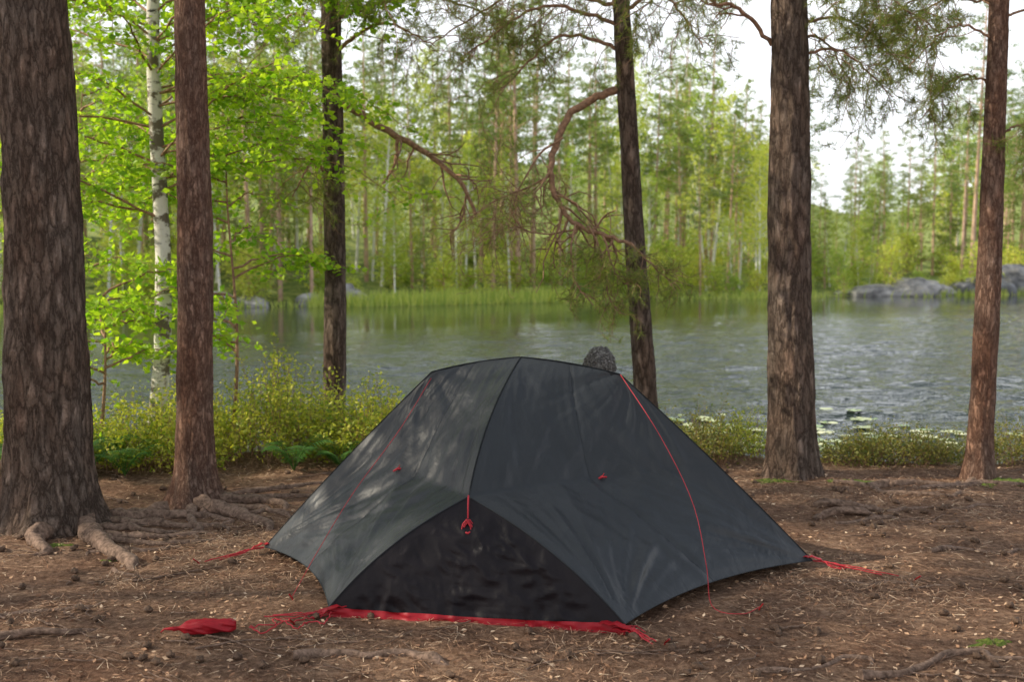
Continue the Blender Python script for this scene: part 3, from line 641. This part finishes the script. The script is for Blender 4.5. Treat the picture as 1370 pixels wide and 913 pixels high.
for p,d in [((-.93,4.74),(-.3,-.3)),((.62,4.5),(.3,-.3)),((-1.6,5.7),(-.4,-.3)),((1.95,5.4),(.4,-.3)),((1.1,4.95),(.3,0)),((-1.0,5.08),(-.3,0))]:
    z=g(*p); tube(mb,[(p[0]-d[0]*.1,p[1]-d[1]*.1,z-.08),(p[0],p[1],z+.01),(p[0]+d[0]*.05,p[1]+d[1]*.05,z+.03)],.004,6,0)
kid(mb,'tent_stakes',[M_stake])
dg=bpy.context.evaluated_depsgraph_get(); dg.update(); fly=[o for o in te.children if o.name.startswith('rain_fly')][0]
mb=MB()
def on_fly(x,z):
    ok,loc,no,_=fly.ray_cast(Vector((x-.11,-4,z)),Vector((0,1,0)))
    return (np.array(loc)+np.array([.11,5.79,0])) if ok else np.array([x,5.2,z])
for x,z in ((-.565,.515),(.435,.50)):
    c=on_fly(x,z); tube(mb,[c+[-.024,-.012,-.012],c+[0,-.014,.002],c+[.024,-.012,.0]],[.004,.007,.004],6,0)
    tube(mb,[c+[0,-.014,0],c+[.01,-.018,.02]],.0025,5,0)
kid(mb,'vent_toggles',[M_cord])
# ---------------- stuff sack ----------------
mb=MB(); t=np.linspace(0,1,34); P=np.stack([-1.40+.25*t,4.60+.045*t,.036+.0*t],1)
r=.036*np.interp(t,[0,.10,.2,.3,.6,.9,1],[.3,.22,.7,.85,1.,.95,.45])
tube(mb,P,r,40,0,disp=lambda rr,th,P:rr*(1+.30*fbm(np.cos(th)*1.6+P[:,:1]*18,np.sin(th)*1.6,P[:,1:2]*8)+.10*vn(th*5,P[:,:1]*30)))
V=mb.V[0]; V[:,2]=np.maximum(.008,V[:,2]*.85)
tube(mb,[(-1.39,4.6,.03),(-1.43,4.58,.035),(-1.45,4.6,.015)],[.010,.004,.003],6,0)
mb.build('stuff_sack',[M_red],(-1.27,4.62,0))
# ---------------- person ----------------
pe=empty('seated_person',(.58,7.42,0))
J={'pel':(0,0,.13,.135),'sp':(0,-.03,.28,.125),'ch':(0,-.02,.46,.145),'nb':(0,.02,.61,.085),'nk':(0,.04,.68,.052),'hd':(0,.055,.75,.055)}
E=[('pel','sp'),('sp','ch'),('ch','nb'),('nb','nk'),('nk','hd')]
for s,nm in ((-1,'l'),(1,'r')):
    J.update({nm+'hip':(s*.09,.04,.13,.095),nm+'mt':(s*.11,.22,.29,.082),nm+'kn':(s*.13,.40,.45,.062),nm+'cf':(s*.125,.53,.28,.055),nm+'an':(s*.12,.67,.09,.038),nm+'ft':(s*.13,.78,.05,.042),nm+'to':(s*.14,.88,.035,.03),
      nm+'sh':(s*.175,.0,.575,.062),nm+'el':(s*.27,.13,.36,.046),nm+'wr':(s*.17,.345,.50,.028),nm+'pa':(s*.145,.41,.535,.03)})
    E+=[('pel',nm+'hip'),(nm+'hip',nm+'mt'),(nm+'mt',nm+'kn'),(nm+'kn',nm+'cf'),(nm+'cf',nm+'an'),(nm+'an',nm+'ft'),(nm+'ft',nm+'to'),('nb',nm+'sh'),(nm+'sh',nm+'el'),(nm+'el',nm+'wr'),(nm+'wr',nm+'pa')]
def skin(name,J,E,root,mats,matfn,sub=2):
    K=list(J); me=bpy.data.meshes.new(name); me.from_pydata([J[k][:3] for k in K],[(K.index(a),K.index(b)) for a,b in E],[])
    o=link(bpy.data.objects.new(name,me)); o.modifiers.new('s','SKIN'); sm=o.modifiers.new('d','SUBSURF'); sm.levels=sub; sm.render_levels=sub
    for i,k in enumerate(K):
        d=me.skin_vertices[0].data[i]; d.radius=(J[k][3],J[k][3]); d.use_root=(k==root)
    dg=bpy.context.evaluated_depsgraph_get(); m2=bpy.data.meshes.new_from_object(o.evaluated_get(dg)); bpy.data.objects.remove(o)
    for m in mats: m2.materials.append(m)
    for p in m2.polygons: p.material_index=matfn(p.center); p.use_smooth=True
    o=bpy.data.objects.new(name,m2); link(o,pe); return o
M_jacket=simple('jacket_cloth',(.03,.04,.06),(.05,.06,.09),40); M_trous=simple('trouser_cloth',(.07,.065,.05),(.11,.10,.08),40)
M_skin=simple('skin',(.45,.26,.19),(.52,.31,.23),30,.5,Subsurface_Weight=.1); M_shoe=simple('boot_leather',(.03,.02,.015),(.06,.04,.03),40,.5); M_hair=island('grey_hair',[(0,(.03,.025,.022)),(.5,(.10,.09,.08)),(1,(.38,.36,.33))],.5)
def mf(c):
    if c.z>.665: return 2
    if c.y>.355 and c.z>.50 and abs(c.x)>.08: return 2
    if c.y>.62 and c.z<.13: return 3
    if c.y>.10 and c.z<.52 and abs(c.x)<.2: return 1
    if c.z<.2: return 1
    return 0
skin('body',J,E,'pel',[M_jacket,M_trous,M_skin,M_shoe],mf)
for s in (-1,1):
    for k,(ox,l) in enumerate([(-.03,.062),(-.01,.072),(.01,.068),(.03,.055)]):
        b0=(s*.145+ox,.425,.535)
        Jf={'a':(*b0,.0095),'b':(b0[0],b0[1]+l*.45,b0[2]-.002,.0088),'c':(b0[0],b0[1]+l*.8,b0[2]-.022,.0080),'d':(b0[0],b0[1]+l*.98,b0[2]-.045,.0072)}
        skin('finger',Jf,[('a','b'),('b','c'),('c','d')],'a',[M_skin],lambda c:0,1)
    Jf={'a':(s*.145-s*.02,.375,.53,.011),'b':(s*.145-s*.045,.40,.52,.010),'c':(s*.145-s*.06,.43,.505,.0085)}
    skin('thumb',Jf,[('a','b'),('b','c')],'a',[M_skin],lambda c:0,1)
mb=MB(); th=np.linspace(0,np.pi,30)[:,None]; ph=np.linspace(0,2*np.pi,40,endpoint=False)[None,:]
D=np.stack([np.sin(th)*np.cos(ph),np.sin(th)*np.sin(ph),np.cos(th)+0*ph],-1); V=D*np.array([.074,.092,.112])
f=np.clip(D[...,1],0,1); V[...,0]*=1-.22*np.clip(-D[...,2],0,1); V[...,1]+=np.where(D[...,2]<-.2,.012*f,0)
V[...,1]+=.022*np.exp(-((D[...,0]/.16)**2+((D[...,2]+.12)/.16)**2))*(f>0)
V[...,1]-=.010*(np.exp(-(((np.abs(D[...,0])-.38)/.16)**2+((D[...,2]-.05)/.13)**2)))*(f>0)
V[...,1]+=.005*np.exp(-((D[...,0]/.28)**2+((D[...,2]+.48)/.06)**2))*(f>0)
HC=np.array([0,.06,.836]); V=V+HC; i=np.arange(29)[:,None]*40; j=np.arange(40)[None,:]; mb.add(V,np.stack([i+40+j,i+40+(j+1)%40,i+(j+1)%40,i+j],-1).reshape(-1,4),0)
for s in (-1,1):
    t=np.linspace(0,5.2,12); ear=np.stack([s*(.076+.004*np.sin(t)),-.0+.018*np.cos(t)+.06,HC[2]+.028*np.sin(t)],1); tube(mb,ear,.006,6,0)
    rock(mb,(s*.028,HC[1]+.083,HC[2]+.006),(.011,.008,.009),3.,1)
tube(mb,[(-.022,HC[1]+.096,HC[2]-.052),(0,HC[1]+.101,HC[2]-.054),(.022,HC[1]+.096,HC[2]-.052)],.004,6,2)
M_eye=simple('eye',(.6,.6,.6),(.7,.7,.7),10,.2); M_lip=simple('lips',(.4,.16,.13),(.45,.2,.16),40,.5)
mb.build('head',[M_skin,M_eye,M_lip],(0,0,0),pe)
mb=MB(); n=15000; D=nrm(R.normal(size=(n,3))); keep=(D[:,2]>.12-.9*np.clip(-D[:,1],-.6,1)) ; D=D[keep]; n=len(D)
cl=fbm(D[:,0]*5,D[:,1]*5,D[:,2]*5,0.0 if False else 2)[:,None]; base=HC+D*np.array([.077,.092,.110]); cf=np.stack([vn(D[:,0]*9,D[:,1]*9,D[:,2]*9+k*9) for k in range(3)],1); a=cf*1.3+.3*R.normal(size=(n,3))+np.array([.15,.1,-.25]); a=nrm(a-D*(a*D).sum(1,keepdims=True)); L=np.clip(.021+.015*cl+.006*R.random((n,1)),.006,.05)
w=nrm(np.cross(D,a))*.0011; rows=[base+D*L*math.sin(t*2.2)+a*.030*t for t in (0,.3,.65,1.)]
V=np.stack([r_-w for r_ in rows]+[r_+w for r_ in rows],1); o8=np.arange(n)[:,None]*8
F=np.concatenate([o8+np.array([[q,q+1,q+5,q+4]]) for q in range(3)]); mb.add(V,F,0,False)
mb.build('hair',[M_hair],(0,0,0),pe)
# ---------------- sky, sun, camera ----------------
w=bpy.data.worlds.new('sky'); scene.world=w; w.use_nodes=True; nt=w.node_tree
sdir=nrm([-.98,-.06,0]); el=math.radians(33); S=np.array([sdir[0]*math.cos(el),sdir[1]*math.cos(el),math.sin(el)])
sk=nt.nodes.new('ShaderNodeTexSky'); sk.sky_type='NISHITA'; sk.sun_disc=False; sk.sun_elevation=el; sk.sun_rotation=math.atan2(sdir[0],sdir[1])%(2*math.pi); sk.dust_density=2.0; sk.air_density=1.0
tc=nt.nodes.new('ShaderNodeTexCoord'); mp=nt.nodes.new('ShaderNodeMapping'); mp.inputs['Scale'].default_value=(1,1,2.5); nt.links.new(tc.outputs['Generated'],mp.inputs[0])
cn=nt.nodes.new('ShaderNodeTexNoise'); cn.inputs['Scale'].default_value=2.2; cn.inputs['Detail'].default_value=6; nt.links.new(mp.outputs[0],cn.inputs['Vector'])
cr=nt.nodes.new('ShaderNodeMapRange'); cr.inputs[1].default_value=.36; cr.inputs[2].default_value=.62; cr.inputs[3].default_value=.05; cr.inputs[4].default_value=.65; nt.links.new(cn.outputs['Fac'],cr.inputs[0])
sp=nt.nodes.new('ShaderNodeSeparateXYZ'); nt.links.new(tc.outputs['Generated'],sp.inputs[0])
hz=nt.nodes.new('ShaderNodeMapRange'); hz.inputs[1].default_value=.25; hz.inputs[2].default_value=.60; hz.inputs[3].default_value=.95; hz.inputs[4].default_value=0.; nt.links.new(sp.outputs[2],hz.inputs[0])
mm=nt.nodes.new('ShaderNodeMath'); mm.operation='MAXIMUM'; nt.links.new(cr.outputs[0],mm.inputs[0]); nt.links.new(hz.outputs[0],mm.inputs[1])
mx=nt.nodes.new('ShaderNodeMix'); mx.data_type='RGBA'; nt.links.new(mm.outputs[0],mx.inputs[0]); nt.links.new(sk.outputs[0],mx.inputs[6]); mx.inputs[7].default_value=(9.4,9.6,10.0,1)
bg=nt.nodes['Background']; bg.inputs['Strength'].default_value=.15; nt.links.new(mx.outputs[2],bg.inputs[0])
ld=bpy.data.lights.new('sun','SUN'); ld.energy=5; ld.angle=math.radians(.5); ld.color=(1,.90,.72); lo=link(bpy.data.objects.new('sun',ld)); lo.location=(-20,5,20)
lo.rotation_euler=Vector(S).to_track_quat('Z','Y').to_euler()
cd=bpy.data.cameras.new('camera'); co=link(bpy.data.objects.new('camera',cd)); co.location=(0,0,1.56); co.rotation_euler=(math.radians(90-4.19),0,0)
cd.lens=40; cd.sensor_width=36; cd.clip_end=3000; cd.dof.use_dof=True; cd.dof.focus_distance=5.4; cd.dof.aperture_fstop=3.0
scene.camera=co
scene.view_settings.view_transform='Standard'; scene.view_settings.look='None'; scene.view_settings.exposure=0
